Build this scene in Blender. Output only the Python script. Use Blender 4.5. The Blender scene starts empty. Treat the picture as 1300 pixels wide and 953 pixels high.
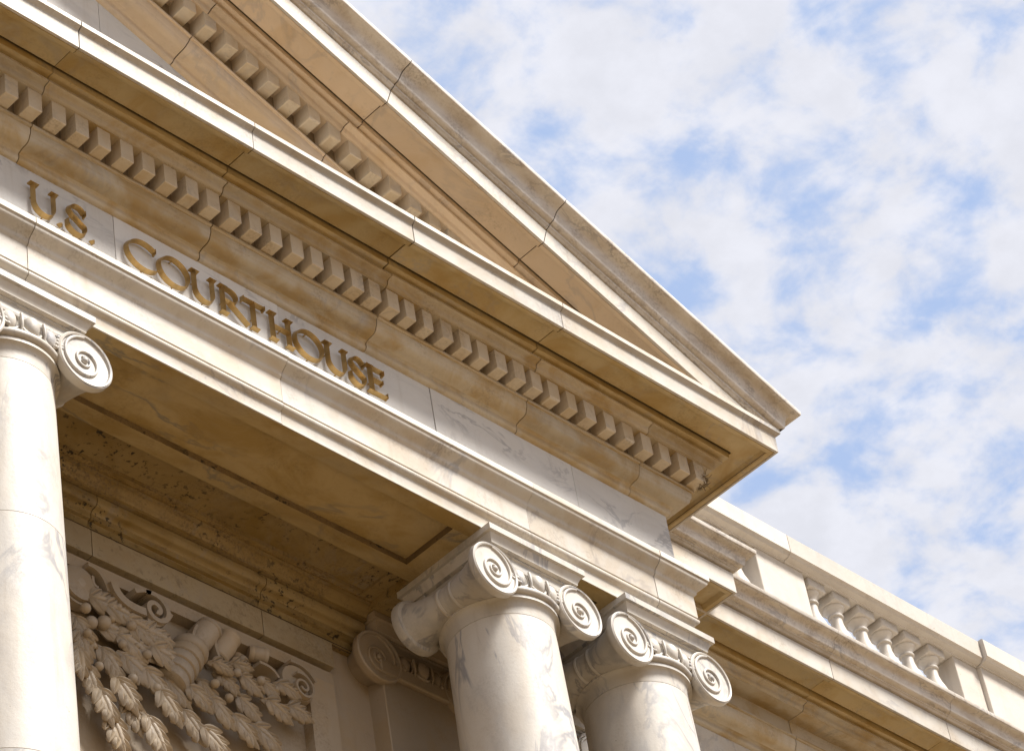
import bpy, bmesh, math, random
from mathutils import Vector, Matrix
random.seed(11)
PI = math.pi
ZB = 14.912                       # height of the frieze's lower line above the pavement
sc = bpy.context.scene
COL = sc.collection
# ------------------------------------------------------------------ materials
def nt(name):
    m = bpy.data.materials.new(name); m.use_nodes = True
    n = m.node_tree; n.nodes.clear()
    out = n.nodes.new('ShaderNodeOutputMaterial'); b = n.nodes.new('ShaderNodeBsdfPrincipled')
    n.links.new(b.outputs[0], out.inputs[0])
    return m, n, b
def N(n, t, **kw):
    o = n.nodes.new(t)
    for k, v in kw.items(): setattr(o, k, v)
    return o
def noise(n, vec, scale, detail=4, rough=.55, dist=0.0):
    o = N(n, 'ShaderNodeTexNoise'); o.inputs['Scale'].default_value = scale; o.inputs['Detail'].default_value = detail
    o.inputs['Roughness'].default_value = rough; o.inputs['Distortion'].default_value = dist
    n.links.new(vec, o.inputs['Vector']); return o.outputs['Fac']
def ramp(n, fac, lo, hi, a=0.0, b=1.0):
    o = N(n, 'ShaderNodeMapRange'); o.clamp = True; o.interpolation_type = 'SMOOTHSTEP'
    for i, v in zip((1, 2, 3, 4), (lo, hi, a, b)): o.inputs[i].default_value = v
    n.links.new(fac, o.inputs[0]); return o.outputs[0]
def mix(n, fac, a, b, mode='MIX'):
    o = N(n, 'ShaderNodeMix', data_type='RGBA', blend_type=mode)
    if isinstance(fac, float): o.inputs[0].default_value = fac
    else: n.links.new(fac, o.inputs[0])
    for idx, v in ((6, a), (7, b)):
        if isinstance(v, tuple): o.inputs[idx].default_value = (*v, 1)
        else: n.links.new(v, o.inputs[idx])
    return o.outputs[2]
def mul(n, a, b, op='MULTIPLY'):
    o = N(n, 'ShaderNodeMath', operation=op)
    for i, v in ((0, a), (1, b)):
        if isinstance(v, (int, float)): o.inputs[i].default_value = v
        else: n.links.new(v, o.inputs[i])
    return o.outputs[0]
def marble(name, base=(.57, .525, .455), vein=(.27, .265, .275), veinamt=.55, stain=.35, stcol=(.42, .28, .12), spots=0.0,
           grime=.45, rough=.45, vscale=1.3, stretch=(1, 1, 1), rot=(0, 0, 0), bump=.25, grimecol=(.16, .11, .06), glo=.47, cloudamt=.55, streak=.16):
    m, n, b = nt(name)
    tc = N(n, 'ShaderNodeTexCoord'); geo = N(n, 'ShaderNodeNewGeometry'); oi = N(n, 'ShaderNodeObjectInfo')
    off = N(n, 'ShaderNodeVectorMath', operation='SCALE'); off.inputs[0].default_value = (17.3, 9.1, 31.7)
    s = mul(n, geo.outputs['Random Per Island'], oi.outputs['Random'], 'ADD'); n.links.new(s, off.inputs['Scale'])
    add = N(n, 'ShaderNodeVectorMath', operation='ADD'); n.links.new(geo.outputs['Position'], add.inputs[0]); n.links.new(off.outputs[0], add.inputs[1])
    mp = N(n, 'ShaderNodeMapping'); n.links.new(add.outputs[0], mp.inputs[0])
    mp.inputs['Rotation'].default_value = rot; mp.inputs['Scale'].default_value = stretch
    v = mp.outputs[0]; P = geo.outputs['Position']
    big = noise(n, v, vscale, 5, .6, .9)
    d = mul(n, mul(n, big, .5, 'SUBTRACT'), 1.0); d = N(n, 'ShaderNodeMath', operation='ABSOLUTE'), d
    n.links.new(d[1], d[0].inputs[0]); va = ramp(n, d[0].outputs[0], 0.0, .035, 1, 0)
    vm = ramp(n, noise(n, v, vscale * .7, 3), .42, .62)
    cloud = ramp(n, noise(n, v, vscale * 1.1, 6, .62, 1.2), .45, .75)
    c = mix(n, mul(n, mul(n, va, vm), veinamt), base, vein)
    c = mix(n, mul(n, cloud, veinamt * cloudamt), c, tuple(.55 * x + .45 * y for x, y in zip(vein, base)))
    # ochre patina; on soffits and ceiling it also carries painted warm shade
    st = ramp(n, noise(n, v, 2.3, 7, .62, .6), .40, .68)
    c = mix(n, mul(n, st, stain), c, stcol)
    # island tone
    tone = ramp(n, geo.outputs['Random Per Island'], 0, 1, .86, 1.05)
    cc = N(n, 'ShaderNodeCombineColor'); [n.links.new(tone, cc.inputs[i]) for i in range(3)]
    c = mix(n, 1.0, c, cc.outputs[0], 'MULTIPLY')
    smp = N(n, 'ShaderNodeMapping'); n.links.new(P, smp.inputs[0]); smp.inputs['Scale'].default_value = (11, 11, .9)
    c = mix(n, mul(n, ramp(n, noise(n, smp.outputs[0], 1.0, 4, .6), .54, .74), streak), c, tuple(.55 * x for x in stcol))
    # fine grime
    fine = noise(n, P, 55, 8, .7)
    patch = ramp(n, noise(n, P, 3.1, 6, .65, .5), glo, glo + .22)
    g = mul(n, mul(n, ramp(n, fine, .42, .66), patch), grime)
    c = mix(n, g, c, grimecol)
    # sparse dark pits / lichen
    pit = ramp(n, noise(n, P, 34, 3, .5), .73, .78)
    c = mix(n, mul(n, pit, .55), c, grimecol)
    if spots:
        sp = ramp(n, noise(n, P, 22, 5, .65), .555, .62)
        sm = ramp(n, noise(n, P, 3.3, 4, .6), .38, .62)
        c = mix(n, mul(n, mul(n, sp, sm), spots), c, (.035, .028, .018))
    n.links.new(c, b.inputs['Base Color'])
    r = ramp(n, fine, .2, .8, rough - .08, rough + .15); n.links.new(r, b.inputs['Roughness'])
    b.inputs['Specular IOR Level'].default_value = .35
    bp = N(n, 'ShaderNodeBump'); bp.inputs['Strength'].default_value = bump; bp.inputs['Distance'].default_value = .004
    h = mul(n, fine, mul(n, noise(n, P, 9, 4), 1.6), 'ADD'); n.links.new(h, bp.inputs['Height']); n.links.new(bp.outputs[0], b.inputs['Normal'])
    return m
M = {}
M['stone'] = marble('marble_facade')
M['frieze'] = marble('marble_frieze_slabs', base=(.66, .635, .595), stain=.08, veinamt=.6, grime=.12, rough=.4, vscale=1.6, rot=(0, .5, 0), stretch=(1, 1, 2.2))
M['cornice'] = marble('marble_cornice', base=(.52, .44, .32), stain=.85, stcol=(.40, .26, .09), grime=.4, veinamt=.4)  # bed moulding's warm shade is put into base and stain colours
M['rake'] = marble('marble_raking', base=(.66, .52, .365), stain=.5, stcol=(.56, .39, .20), grime=.35, veinamt=.3)  # bounce glow of the raking undersides is lifted into the base colour
M['sima'] = marble('marble_gutter_moulding', base=(.68, .625, .55), stain=.34, stcol=(.34, .23, .12), grime=.5, veinamt=.6, rough=.5, vscale=2.0,
                   stretch=(1.4, 2.6, 2.6), glo=.42, grimecol=(.20, .15, .10))
M['ceil'] = marble('marble_shaded_porch_ceiling', base=(.36, .26, .115), stain=.85, stcol=(.25, .16, .04), spots=.95, grime=.7, veinamt=.35, glo=.45)  # porch shade put into the dark base; the spots are lichen
M['soffit'] = marble('marble_shaded_soffit', base=(.46, .345, .17), stain=.8, stcol=(.33, .215, .06), grime=.35, veinamt=.9, cloudamt=.9, vscale=1.1, stretch=(.8, 1.5, 1.5), vein=(.24, .21, .16))  # ochre patina plus the underside's warm shade, held in the colour
M['csoffit'] = marble('marble_shaded_cornice_soffit', base=(.50, .385, .20), stain=.8, stcol=(.38, .24, .065), grime=.35, veinamt=.35)  # shaded copy of the fascia stone: golden underside shade in the colour, with patina
M['dentil'] = marble('marble_dentils', base=(.62, .53, .40), stain=.45, stcol=(.46, .31, .13), grime=.45, veinamt=.3)
M['cove'] = marble('marble_shaded_porch_cove', base=(.34, .24, .10), stain=.85, stcol=(.24, .155, .04), spots=1.0, grime=.95, veinamt=.3, glo=.36)  # same painted porch shade as the ceiling, denser lichen spots
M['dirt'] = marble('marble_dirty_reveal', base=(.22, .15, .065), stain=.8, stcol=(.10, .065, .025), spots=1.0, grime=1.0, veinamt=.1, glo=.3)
M['gap'] = marble('marble_grime_and_gap_shade', base=(.27, .20, .115), stain=.7, stcol=(.15, .10, .045), spots=.6, grime=.9, veinamt=.1, glo=.32)  # grime and the shade of the dentil gaps, both in the colour
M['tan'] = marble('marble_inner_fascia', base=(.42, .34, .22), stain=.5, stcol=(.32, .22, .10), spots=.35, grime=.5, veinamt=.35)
M['column'] = marble('marble_columns', base=(.58, .54, .475), stain=.14, veinamt=.85, cloudamt=1.0, vscale=1.25, rot=(.25, .62, .1), stretch=(2.0, 2.0, .75), grime=.2, vein=(.27, .27, .285))
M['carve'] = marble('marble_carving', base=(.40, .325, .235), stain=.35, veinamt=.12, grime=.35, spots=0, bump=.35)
M['wing'] = marble('marble_balustrade', base=(.58, .53, .46), stain=.2, stcol=(.48, .37, .25), veinamt=.15, grime=.2, bump=.35)
def simple(name, col, rough=.6, metal=0.0):
    m, n, b = nt(name)
    geo = N(n, 'ShaderNodeNewGeometry'); f = noise(n, geo.outputs['Position'], 14, 6, .6)
    c = mix(n, ramp(n, f, .35, .7), col, tuple(x * .72 for x in col)); n.links.new(c, b.inputs['Base Color'])
    b.inputs['Roughness'].default_value = rough; b.inputs['Metallic'].default_value = metal
    return m
M['gilt'] = simple('gilt_bronze', (.46, .31, .12), .33, .55)
M['mortar'] = simple('dark_mortar', (.10, .07, .04), .9)
M['roof'] = simple('roof_slate', (.10, .10, .11), .7)
M['brown'] = simple('low_bounce_stone', (.22, .14, .06), .8)
M['twig'] = simple('dry_twigs', (.22, .16, .09), .9)
def ground_mat():
    m, n, b = nt('sandstone_paving')
    geo = N(n, 'ShaderNodeNewGeometry')
    br = N(n, 'ShaderNodeTexBrick'); br.inputs['Scale'].default_value = 1.0; br.inputs['Mortar Size'].default_value = .012
    br.inputs['Color1'].default_value = (.17, .105, .038, 1); br.inputs['Color2'].default_value = (.14, .088, .03, 1); br.inputs['Mortar'].default_value = (.08, .055, .025, 1)
    n.links.new(geo.outputs['Position'], br.inputs['Vector'])
    f = noise(n, geo.outputs['Position'], .7, 6); c = mix(n, ramp(n, f, .3, .8), br.outputs[0], (.12, .08, .035)); n.links.new(c, b.inputs['Base Color'])
    b.inputs['Roughness'].default_value = .85
    return m
M['ground'] = ground_mat()
# ------------------------------------------------------------------ mesh helpers
class MB:
    def __init__(s): s.v = []; s.f = []
    def add(s, vs, fs):
        o = len(s.v); s.v += [tuple(v) for v in vs]; s.f += [tuple(i + o for i in f) for f in fs]; return s
    def rings(s, R, closed=True, caps=True, loop=False):
        """R: list of rings (each a list of points)"""
        k = len(R[0]); o = len(s.v)
        for r in R: s.v += [tuple(p) for p in r]
        m = len(R)
        for i in range(m if loop else m - 1):
            a = o + i * k; b = o + ((i + 1) % m) * k
            for j in range(k if closed else k - 1):
                j2 = (j + 1) % k; s.f.append((a + j, a + j2, b + j2, b + j))
        if caps and not loop:
            s.f.append(tuple(o + j for j in range(k))[::-1]); s.f.append(tuple(o + (m - 1) * k + j for j in range(k)))
        return s
    def box(s, x0, x1, y0, y1, z0, z1, ch=0.0):
        if ch <= 0:
            return s.rings([[(x0, y0, z), (x1, y0, z), (x1, y1, z), (x0, y1, z)] for z in (z0, z1)])
        c = ch
        def r(z, i): return [(x0 + i + c, y0 + i, z), (x1 - i - c, y0 + i, z), (x1 - i, y0 + i + c, z), (x1 - i, y1 - i - c, z), (x1 - i - c, y1 - i, z), (x0 + i + c, y1 - i, z), (x0 + i, y1 - i - c, z), (x0 + i, y0 + i + c, z)]
        return s.rings([r(z0, c), r(z0 + c, 0), r(z1 - c, 0), r(z1, c)])
    def build(s, name, mat, parent=None, smooth=35, origin=None, fixn=True):
        me = bpy.data.meshes.new(name)
        o = Vector(origin) if origin else Vector((0, 0, 0))
        me.from_pydata([tuple(Vector(v) - o) for v in s.v], [], s.f)
        if me.validate(verbose=False): print('INVALID', name, len(s.v))
        me.update()
        if fixn:
            bm = bmesh.new(); bm.from_mesh(me); bmesh.ops.recalc_face_normals(bm, faces=bm.faces); bm.to_mesh(me); bm.free()
        me.validate(); me.update()
        for p in me.polygons: p.use_smooth = smooth > 0
        if smooth > 0: me.set_sharp_from_angle(angle=math.radians(smooth))
        me.materials.append(mat)
        ob = bpy.data.objects.new(name, me); COL.objects.link(ob); ob.location = o
        if parent: ob.parent = parent
        return ob
def tag(o, label=None, cat=None, group=None, kind=None):
    if label: o['label'] = label
    if cat: o['category'] = cat
    if group: o['group'] = group
    if kind: o['kind'] = kind
    return o
def empty(name, loc, label, cat, group=None):
    o = bpy.data.objects.new(name, None); COL.objects.link(o); o.location = loc; o.empty_display_size = .2
    return tag(o, label, cat, group)
def curve(a, b, kind, n=6):
    """profile segment from a to b. kinds: ovolo / cavetto / s (cyma: starts like a, ends like b) / bead"""
    out = []
    (x0, y0), (x1, y1) = a, b
    for i in range(1, n + 1):
        t = i / n
        if kind == 'v': u, w = math.sin(t * PI / 2), 1 - math.cos(t * PI / 2)       # p first, then z
        elif kind == 'h': u, w = 1 - math.cos(t * PI / 2), math.sin(t * PI / 2)     # z first, then p
        elif kind == 's': u, w = .5 - .5 * math.cos(t * PI), t                      # vertical tangents at both ends
        elif kind == 'z': u, w = t, .5 - .5 * math.cos(t * PI)                      # level tangents at both ends
        else: u = w = t
        out.append((x0 + (x1 - x0) * u, y0 + (y1 - y0) * w))
    return out
def prof(*items):
    out = [items[0]]
    for it in items[1:]:
        if len(it) == 2: out.append(it)
        else: out += curve(out[-1], (it[0], it[1]), it[2], it[3] if len(it) > 3 else 6)
    return out
def soften(P, c=.004):
    """tiny worn arris on every sharp convex or concave corner of a closed outline"""
    n = len(P); out = []
    for i in range(n):
        a, b, d = Vector(P[i - 1]), Vector(P[i]), Vector(P[(i + 1) % n])
        u, v = a - b, d - b
        if u.length < 1e-6 or v.length < 1e-6: continue
        if abs(u.normalized().angle(v.normalized()) - PI) > .45 and u.length > 2.2 * c and v.length > 2.2 * c:
            out += [tuple(b + u.normalized() * c), tuple(b + v.normalized() * c)]
        else: out.append(tuple(b))
    return out
def inset(P, d):
    """shrink towards the building: for the mortar core behind the blocks"""
    cx = sum(p[0] for p in P) / len(P); n = len(P); out = []
    area = sum(P[i - 1][0] * P[i][1] - P[i][0] * P[i - 1][1] for i in range(n))
    s = 1 if area > 0 else -1
    for i in range(n):
        a, b, c = Vector(P[i - 1]), Vector(P[i]), Vector(P[(i + 1) % n])
        t = (c - a); t = t.normalized() if t.length > 1e-9 else Vector((1, 0))
        nrm = Vector((-t.y, t.x)) * s
        out.append(tuple(b + nrm * d))
    return out
def S(P): # station builders along a horizontal facade run
    return P
def ent_run(mb, P, joints, xr, yf, yback, gap=.005, x_left=None, ret=True, jit=.002):
    """blocks of outline P=(p,z) between joints, frieze plane at Y=yf, right corner at X=xr, returning to Y=yback"""
    def ring(x, dy=0, dz=0): return [(x, yf - p + dy, z + ZB + dz) for p, z in P]
    xs = joints
    g0 = gap; gl = gap / 2
    for i in range(len(xs) - 1):
        gr = g0 * random.uniform(.6, 1.5) / 2
        dy, dz = random.uniform(-jit, jit), random.uniform(-jit, jit)
        mb.rings([ring(xs[i] + gl, dy, dz), ring(xs[i + 1] - gr, dy, dz)]); gl = gr
    last = xs[-1] + gap / 2
    if ret:
        mb.rings([ring(last), [(xr + p, yf - p, z + ZB) for p, z in P], [(xr + p, yback, z + ZB) for p, z in P]])
    else:
        mb.rings([ring(last), ring(xr)])
def tube(mb, pts, r, k=8, caps=True):
    """tube along pts; r number or list"""
    pts = [Vector(p) for p in pts]; n = len(pts)
    R = []; up = None
    for i, p in enumerate(pts):
        t = (pts[min(i + 1, n - 1)] - pts[max(i - 1, 0)]).normalized()
        if up is None: up = Vector((0, 0, 1)) if abs(t.z) < .9 else Vector((1, 0, 0))
        a = t.cross(up).normalized(); up = a.cross(t).normalized()
        rr = r[i] if isinstance(r, (list, tuple)) else r
        R.append([p + (a * math.cos(j * 2 * PI / k) + up * math.sin(j * 2 * PI / k)) * rr for j in range(k)])
    mb.rings(R, caps=caps)
def lathe(mb, prf, c, k=48, axis='z', open_ends=False):
    R = []
    for r, h in prf:
        ring = []
        for j in range(k):
            a = 2 * PI * j / k
            if axis == 'z': ring.append((c[0] + r * math.cos(a), c[1] + r * math.sin(a), c[2] + h))
            else: ring.append((c[0] + r * math.cos(a), c[1] + h, c[2] + r * math.sin(a)))
        R.append(ring)
    mb.rings(R, caps=not open_ends)
def ball(mb, c, r, sx=1, sy=1, sz=1, k=12, m=8, rot=None):
    R = []
    for i in range(m + 1):
        ph = PI * (i + .02) / (m + .04); ring = []
        for j in range(k):
            a = 2 * PI * j / k
            v = Vector((r * sx * math.sin(ph) * math.cos(a), r * sy * math.sin(ph) * math.sin(a), r * sz * math.cos(ph)))
            if rot: v = rot @ v
            ring.append(Vector(c) + v)
        R.append(ring)
    mb.rings(R)
# ------------------------------------------------------------------ the courthouse (one thing, many parts)
house = empty('courthouse', (-6, 3, 0), 'pale marble classical courthouse with pediment, dentil cornice and gilded lettering on its frieze', 'building')
hm = house.matrix_basis.copy()
def part(mb, name, mat, parent=None, **kw):
    o = mb.build(name, mat, None, **kw)
    o.parent = parent or house
    base = Vector((0, 0, 0))
    q = o.parent
    while q: base += q.location; q = q.parent
    o.location = Vector(o.location) - base
    return o
XL = -10.4
def joints(anchor, step, x_end, upto):
    xs = []; x = anchor
    while x > x_end: xs.append(x); x -= step
    xs.append(x_end); xs = sorted(xs)
    x = anchor + step
    while x < upto: xs.append(x); x += step
    return xs
# --- profiles (p outward from frieze plane, z from frieze line)
P_ARCH = soften(prof((-.60, -.17), (0, -.17), (.128, -.176), (.140, -.183), (.140, -.232), (.128, -.236), (.128, -.246), (.066, -.318, 's', 8), (.064, -.330),
              (.049, -.344), (.047, -.350), (.047, -.527), (.036, -.531), (.036, -.536), (.046, -.540), (.052, -.548), (.052, -.560), (.046, -.572), (.030, -.584), (.020, -.588),
              (.020, -.690), (-.004, -.690), (-.004, -.636), (-.60, -.636)), .003)
P_FRZ = [(-.60, -.165), (0, -.165), (0, .385), (-.60, .385)]
P_BED = soften(prof((-.60, .376), (.004, .376), (.018, .381), (.027, .392), (.030, .410), (.027, .424), (.034, .437), (.050, .440), (.092, .449, 'h', 4), (.136, .492, 'v', 5), (.149, .545, 'v', 3),
             (.149, .552), (.166, .553), (.166, .575), (.125, .580), (.125, .736), (.272, .737), (.272, .742), (.292, .776, 'v', 4), (.334, .790, 'h', 4), (.338, .793), (.338, .810), (.324, .811), (.323, .824), (-.6, .824)), .003)
P_COR = soften(prof((-.60, .826), (.334, .826), (.334, .832), (.376, .832), (.376, .866), (.370, .874), (.548, .874), (.566, .834), (.624, .830), (.626, .974), (.618, .977), (.618, .984),
             (.636, .988), (.638, .996), (.656, 1.012), (.656, 1.030), (-.60, 1.030)), .003)
P_SIM = soften(prof((-.60, .826), (.334, .826), (.334, .832), (.376, .832), (.376, .866), (.370, .874), (.548, .874), (.566, .834), (.624, .830), (.626, 1.016), (.616, 1.019), (.616, 1.026),
             (.640, 1.030), (.648, 1.046), (.660, 1.050), (.660, 1.060), (.664, 1.062), (.700, 1.082, 'v', 6), (.708, 1.122), (.762, 1.162, 'h', 8), (.764, 1.166), (.774, 1.170), (.778, 1.206), (-.60, 1.215)), .003)
def run(name, P, js, mat, xr=0.0, yf=0.0, yback=4.0, ret=True, parent=None, gap=.005, core=True, jit=.003):
    mb = MB(); ent_run(mb, P, js, xr, yf, yback, gap=gap, ret=ret, jit=jit)
    o = part(mb, name, mat, parent)
    if core:
        mc = MB(); Q = inset(P, .012)
        st = [[(js[0], yf - p, z + ZB) for p, z in Q]]
        if ret: st += [[(xr + p - .012, yf - p, z + ZB) for p, z in Q], [(xr + p - .012, yback - .02, z + ZB) for p, z in Q]]
        else: st += [[(xr - .01, yf - p, z + ZB) for p, z in Q]]
        mc.rings(st); part(mc, 'mortar_bed', M['mortar'], o)
    return o
YB = 1.20     # back of portico returns (wall line)
arch = run('architrave', P_ARCH, joints(-5.585, 4.03 / 2 * 1.0, XL, -3.5)[:-1] + [-3.66, -1.545, -.343], M['stone'], yback=YB)
frz = run('frieze', P_FRZ, joints(-4.870, 1.3115, XL, -.6), M['frieze'], yback=YB, gap=.004)
bed = run('bed_moulding', P_BED, joints(-5.597, 1.386, XL, -2.0) + [-1.47, -.378], M['cornice'], yback=YB, gap=.006)
P_CS = soften(prof((-.60, .826), (.322, .826), (.334, .832), (.376, .832), (.378, .893), (.391, .893), (.392, .874), (.548, .874), (.566, .834), (.602, .832), (.602, .901), (-.60, .901)), .003)
P_CF = soften(prof((.604, .8305), (.624, .830), (.626, .972), (.630, .978), (.653, .994), (.657, .998), (.657, 1.038), (-.60, 1.038), (-.60, .902), (.604, .902)), .003)
jc = joints(-5.596, 1.3545, XL, -.9)
cor = run('corona', P_CF, jc, M['stone'], yback=YB, gap=.007, jit=.0004)
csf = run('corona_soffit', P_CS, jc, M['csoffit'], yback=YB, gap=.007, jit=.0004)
# architrave soffit (beam underside with sunk panel), front strip belongs to the architrave face
def soffit_beam(x0, x1, px0, px1, name='soffit_panel'):
    mb = MB(); zb = ZB - .690; d = .045
    ya, yb = .001, .644; pa, pb = .094, .524
    z1 = ZB - .60
    # underside as frame + sunk panel
    X = [x0, px0, px1, x1]; Y = [ya - .020, pa, pb, yb]
    z = zb - .0015
    def q(xa, xb, y0, y1, zz): mb.add([(xa, y0, zz), (xb, y0, zz), (xb, y1, zz), (xa, y1, zz)], [(0, 1, 2, 3)])
    q(X[0], X[3], ya - .015, Y[1], z); q(X[0], X[3], Y[2], Y[3], z); q(X[0], X[1], Y[1], Y[2], z); q(X[2], X[3], Y[1], Y[2], z)
    e = .004
    # reveal
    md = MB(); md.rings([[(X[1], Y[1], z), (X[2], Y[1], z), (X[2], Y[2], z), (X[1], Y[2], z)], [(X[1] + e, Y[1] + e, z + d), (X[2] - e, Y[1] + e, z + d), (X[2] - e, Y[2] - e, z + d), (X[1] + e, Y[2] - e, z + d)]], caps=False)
    q(X[1] - .02, X[2] + .02, Y[1] - .02, Y[2] + .02, z + d)
    # back face of the beam
    mb.add([(x0, yb, z), (x1, yb, z), (x1, yb, ZB + .3), (x0, yb, ZB + .3)], [(0, 1, 2, 3)])
    o = part(mb, name, M['soffit'], fixn=False); part(md, 'panel_reveal', M['dirt'], o, fixn=False); return o
# the architrave solid is only .60 deep: raise its middle so the sunk panel is free
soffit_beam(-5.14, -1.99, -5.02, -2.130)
soffit_beam(-1.13, -.75, -1.06, -.82)
# pockets above: the architrave outline ends .60 back, so recess sits under it; lift outline by slot
# --- dentils
def strip(pts, name, parent):       # dark recess lining, grime plus painted gap shade, along the front and round the corner
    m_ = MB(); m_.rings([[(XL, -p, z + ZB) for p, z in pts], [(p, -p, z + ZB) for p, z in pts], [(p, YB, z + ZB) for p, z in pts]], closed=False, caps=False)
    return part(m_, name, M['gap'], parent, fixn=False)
strip([(.1275, .582), (.1275, .734)], 'dentil_backing', bed)  # thin dark strip that deepens the shade between the teeth by colour
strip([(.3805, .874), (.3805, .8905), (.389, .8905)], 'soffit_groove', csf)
def interp(i):
    A = [(0, .085), (1, -.079), (5, -.81), (6, -1.007), (7, -1.171), (8, -1.351), (15, -2.504), (19, -3.135), (31, -5.178), (35, -5.872)]
    for (a, xa), (b, xb) in zip(A, A[1:]):
        if a <= i <= b: return xa + (xb - xa) * (i - a) / (b - a)
    return -5.872 - (i - 35) * .1735
def tooth_mb(w, zt, zb, p0, p1, rnd=0.0):
    mb = MB(); c = .004 + rnd
    mb.rings([[(0 + s, -p1 + s, z), (w - s, -p1 + s, z), (w - s, -p0, z), (0 + s, -p0, z)] for z, s in ((zb, c), (zb + c * .3, c * .35), (zb + c, 0.0), (zt, 0.0))])
    return mb
rb = random.Random(5)
for i in range(43):
    x = interp(i); w = .100 + rb.uniform(-.004, .004)
    if i in (7, 15, 16): w = .086
    rnd = .012 if i in (4, 5, 8, 12) else rb.choice([0, 0, .002, .004])
    mb = tooth_mb(w, .738, .579 + rb.uniform(-.003, .003), .118, .265 + rb.uniform(-.003, .003), rnd)
    mb.v = [(a + x, b, c + ZB) for a, b, c in mb.v]
    part(mb, 'dentil', M['dentil'], bed, origin=(x, -.26, ZB + .6), smooth=20)
for k in range(3):      # return side of the cornice (towards the wall)
    pass
# --- pediment: raking members
AL = math.radians(20.0); CA, SA = math.cos(AL), math.sin(AL)
OX, OZ = .624, .823
def rk(p, n, t): return (OX + n * SA + t * CA, -p, ZB + OZ + n * CA - t * SA)
def rk_miter(p, n, xr=0.0): return rk(p, n, (p + xr - OX - n * SA) / CA)
def x2t(x): return (x - OX) / CA
def rake_run(name, P, tj, mat, gap=.007, zcut=1.039, parent=None, yret=None, core=True):
    mb = MB()
    for a, b in zip(tj[:-1], tj[1:]): mb.rings([[rk(p, n, a + gap / 2) for p, n in P], [rk(p, n, b - gap / 2) for p, n in P]])
    R = [[rk(p, n, tj[-1] + gap / 2) for p, n in P], [rk_miter(p, n) for p, n in P]]
    if yret: R.append([(lambda v: (v[0], yret, v[2]))(rk_miter(p, n)) for p, n in P])
    mb.rings(R)
    def clipbuild(mb, nm, mt, par):
        o = part(mb, nm, mt, par)
        bm = bmesh.new(); bm.from_mesh(o.data)
        base = Vector((0, 0, 0)); q = o
        while q: base += q.location; q = q.parent
        r = bmesh.ops.bisect_plane(bm, geom=bm.verts[:] + bm.edges[:] + bm.faces[:], plane_co=Vector((0, 0, ZB + zcut)) - base, plane_no=(0, 0, -1), clear_outer=True)
        bm.to_mesh(o.data); bm.free(); o.data.set_sharp_from_angle(angle=math.radians(35)); return o
    o = clipbuild(mb, name, mat, parent)
    if core:
        mc = MB(); Q = inset(P, .012); mc.rings([[rk(p, n, tj[0]) for p, n in Q], [rk_miter(p, n, -.012) for p, n in Q]]); clipbuild(mc, 'mortar_bed', M['mortar'], o)
    return o
R_BED = soften([(p, z - .83) for p, z in P_BED], .002)
R_COR = soften(prof((-.60, -.004), (.334, -.004), (.334, .002), (.372, .002), (.372, .036), (.366, .042), (.548, .042), (.566, .004), (.624, 0), (.626, .150), (.616, .153), (.616, .160), (-.6, .162)), .003)
R_SIM = soften(prof((-.60, .164), (.634, .164), (.642, .182), (.652, .186), (.652, .204), (.644, .206), (.650, .212), (.688, .240, 'v', 6), (.697, .292), (.758, .346, 'h', 8), (.766, .350), (.774, .354), (.782, .358), (.785, .392), (.776, .400), (-.6, .400)), .003)
tj = [x2t(x) for x in (-10.0, -8.40, -7.03, -5.66, -4.295, -2.93, -1.556)]
rbed = rake_run('raking_bed_moulding', R_BED, [x2t(x) + .12 for x in (-10.0, -8.7, -7.6, -6.45, -5.34, -4.237, -3.12)], M['rake'], yret=None)
R_CS = soften(prof((-.60, -.004), (.322, -.004), (.334, .002), (.372, .002), (.373, .055), (.384, .055), (.385, .042), (.548, .042), (.566, .004), (.602, .002), (.602, .06), (-.6, .06)), .003)
R_CF = soften(prof((.604, .0005), (.624, 0), (.626, .150), (.616, .153), (.616, .160), (-.6, .162), (-.6, .062), (.604, .062)), .003)
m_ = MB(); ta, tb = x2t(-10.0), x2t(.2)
m_.rings([[rk(.1275, n_, t_) for n_ in (-.245, -.097)] for t_ in (ta, tb)], closed=False, caps=False); part(m_, 'dentil_backing', M['gap'], rbed, fixn=False)  # dark strip painting the gap shade behind the raking dentils
rcor = rake_run('raking_corona', R_CF, tj, M['stone'])
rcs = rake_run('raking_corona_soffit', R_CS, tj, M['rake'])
rsim = rake_run('raking_gutter_moulding', R_SIM, tj, M['sima'], yret=YB + 3)
# tympanum slabs
mb = MB()
tx = [-10.0, -8.75, -7.45, -6.20, -4.86, -3.6, -2.2, .30]
ty = 0.0
for a, b in zip(tx[:-1], tx[1:]):
    for z0, z1 in ((1.0, 1.72), (1.726, 4.6)):
        x0, x1 = a + .002, b - .002
        top = lambda x: OZ - .40 / CA + .0 - (x - OX) * math.tan(AL) + .02
        if b == .30: x1 = -.9
        if top(x0) <= z0: continue
        za, zb_ = min(z1, top(x0)), min(z1, top(x1))
        if zb_ <= z0: x1 = OX - (z0 + .001 - OZ + .40 / CA - .02) / math.tan(AL); zb_ = z0 + .001
        pts = [(x0, z0), (x1, z0)] + ([(x1, zb_)] if True else [])
        if za >= z1 > zb_:
            xs_ = OX - (z1 - OZ + .40 / CA - .02) / math.tan(AL); pts += [(xs_, z1)]
        pts += [(x0, za)]
        mb.rings([[(x, -ty, z + ZB) for x, z in pts], [(x, .4, z + ZB) for x, z in pts]])
tymp = part(mb, 'tympanum', M['frieze'])
mb = MB(); mb.rings([[(-10, y, ZB + 1.0), (.2, y, ZB + 1.0), (-10, y, ZB + 4.5)] for y in (.012, .3)]); part(mb, 'mortar_bed', M['mortar'], tymp)
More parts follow.
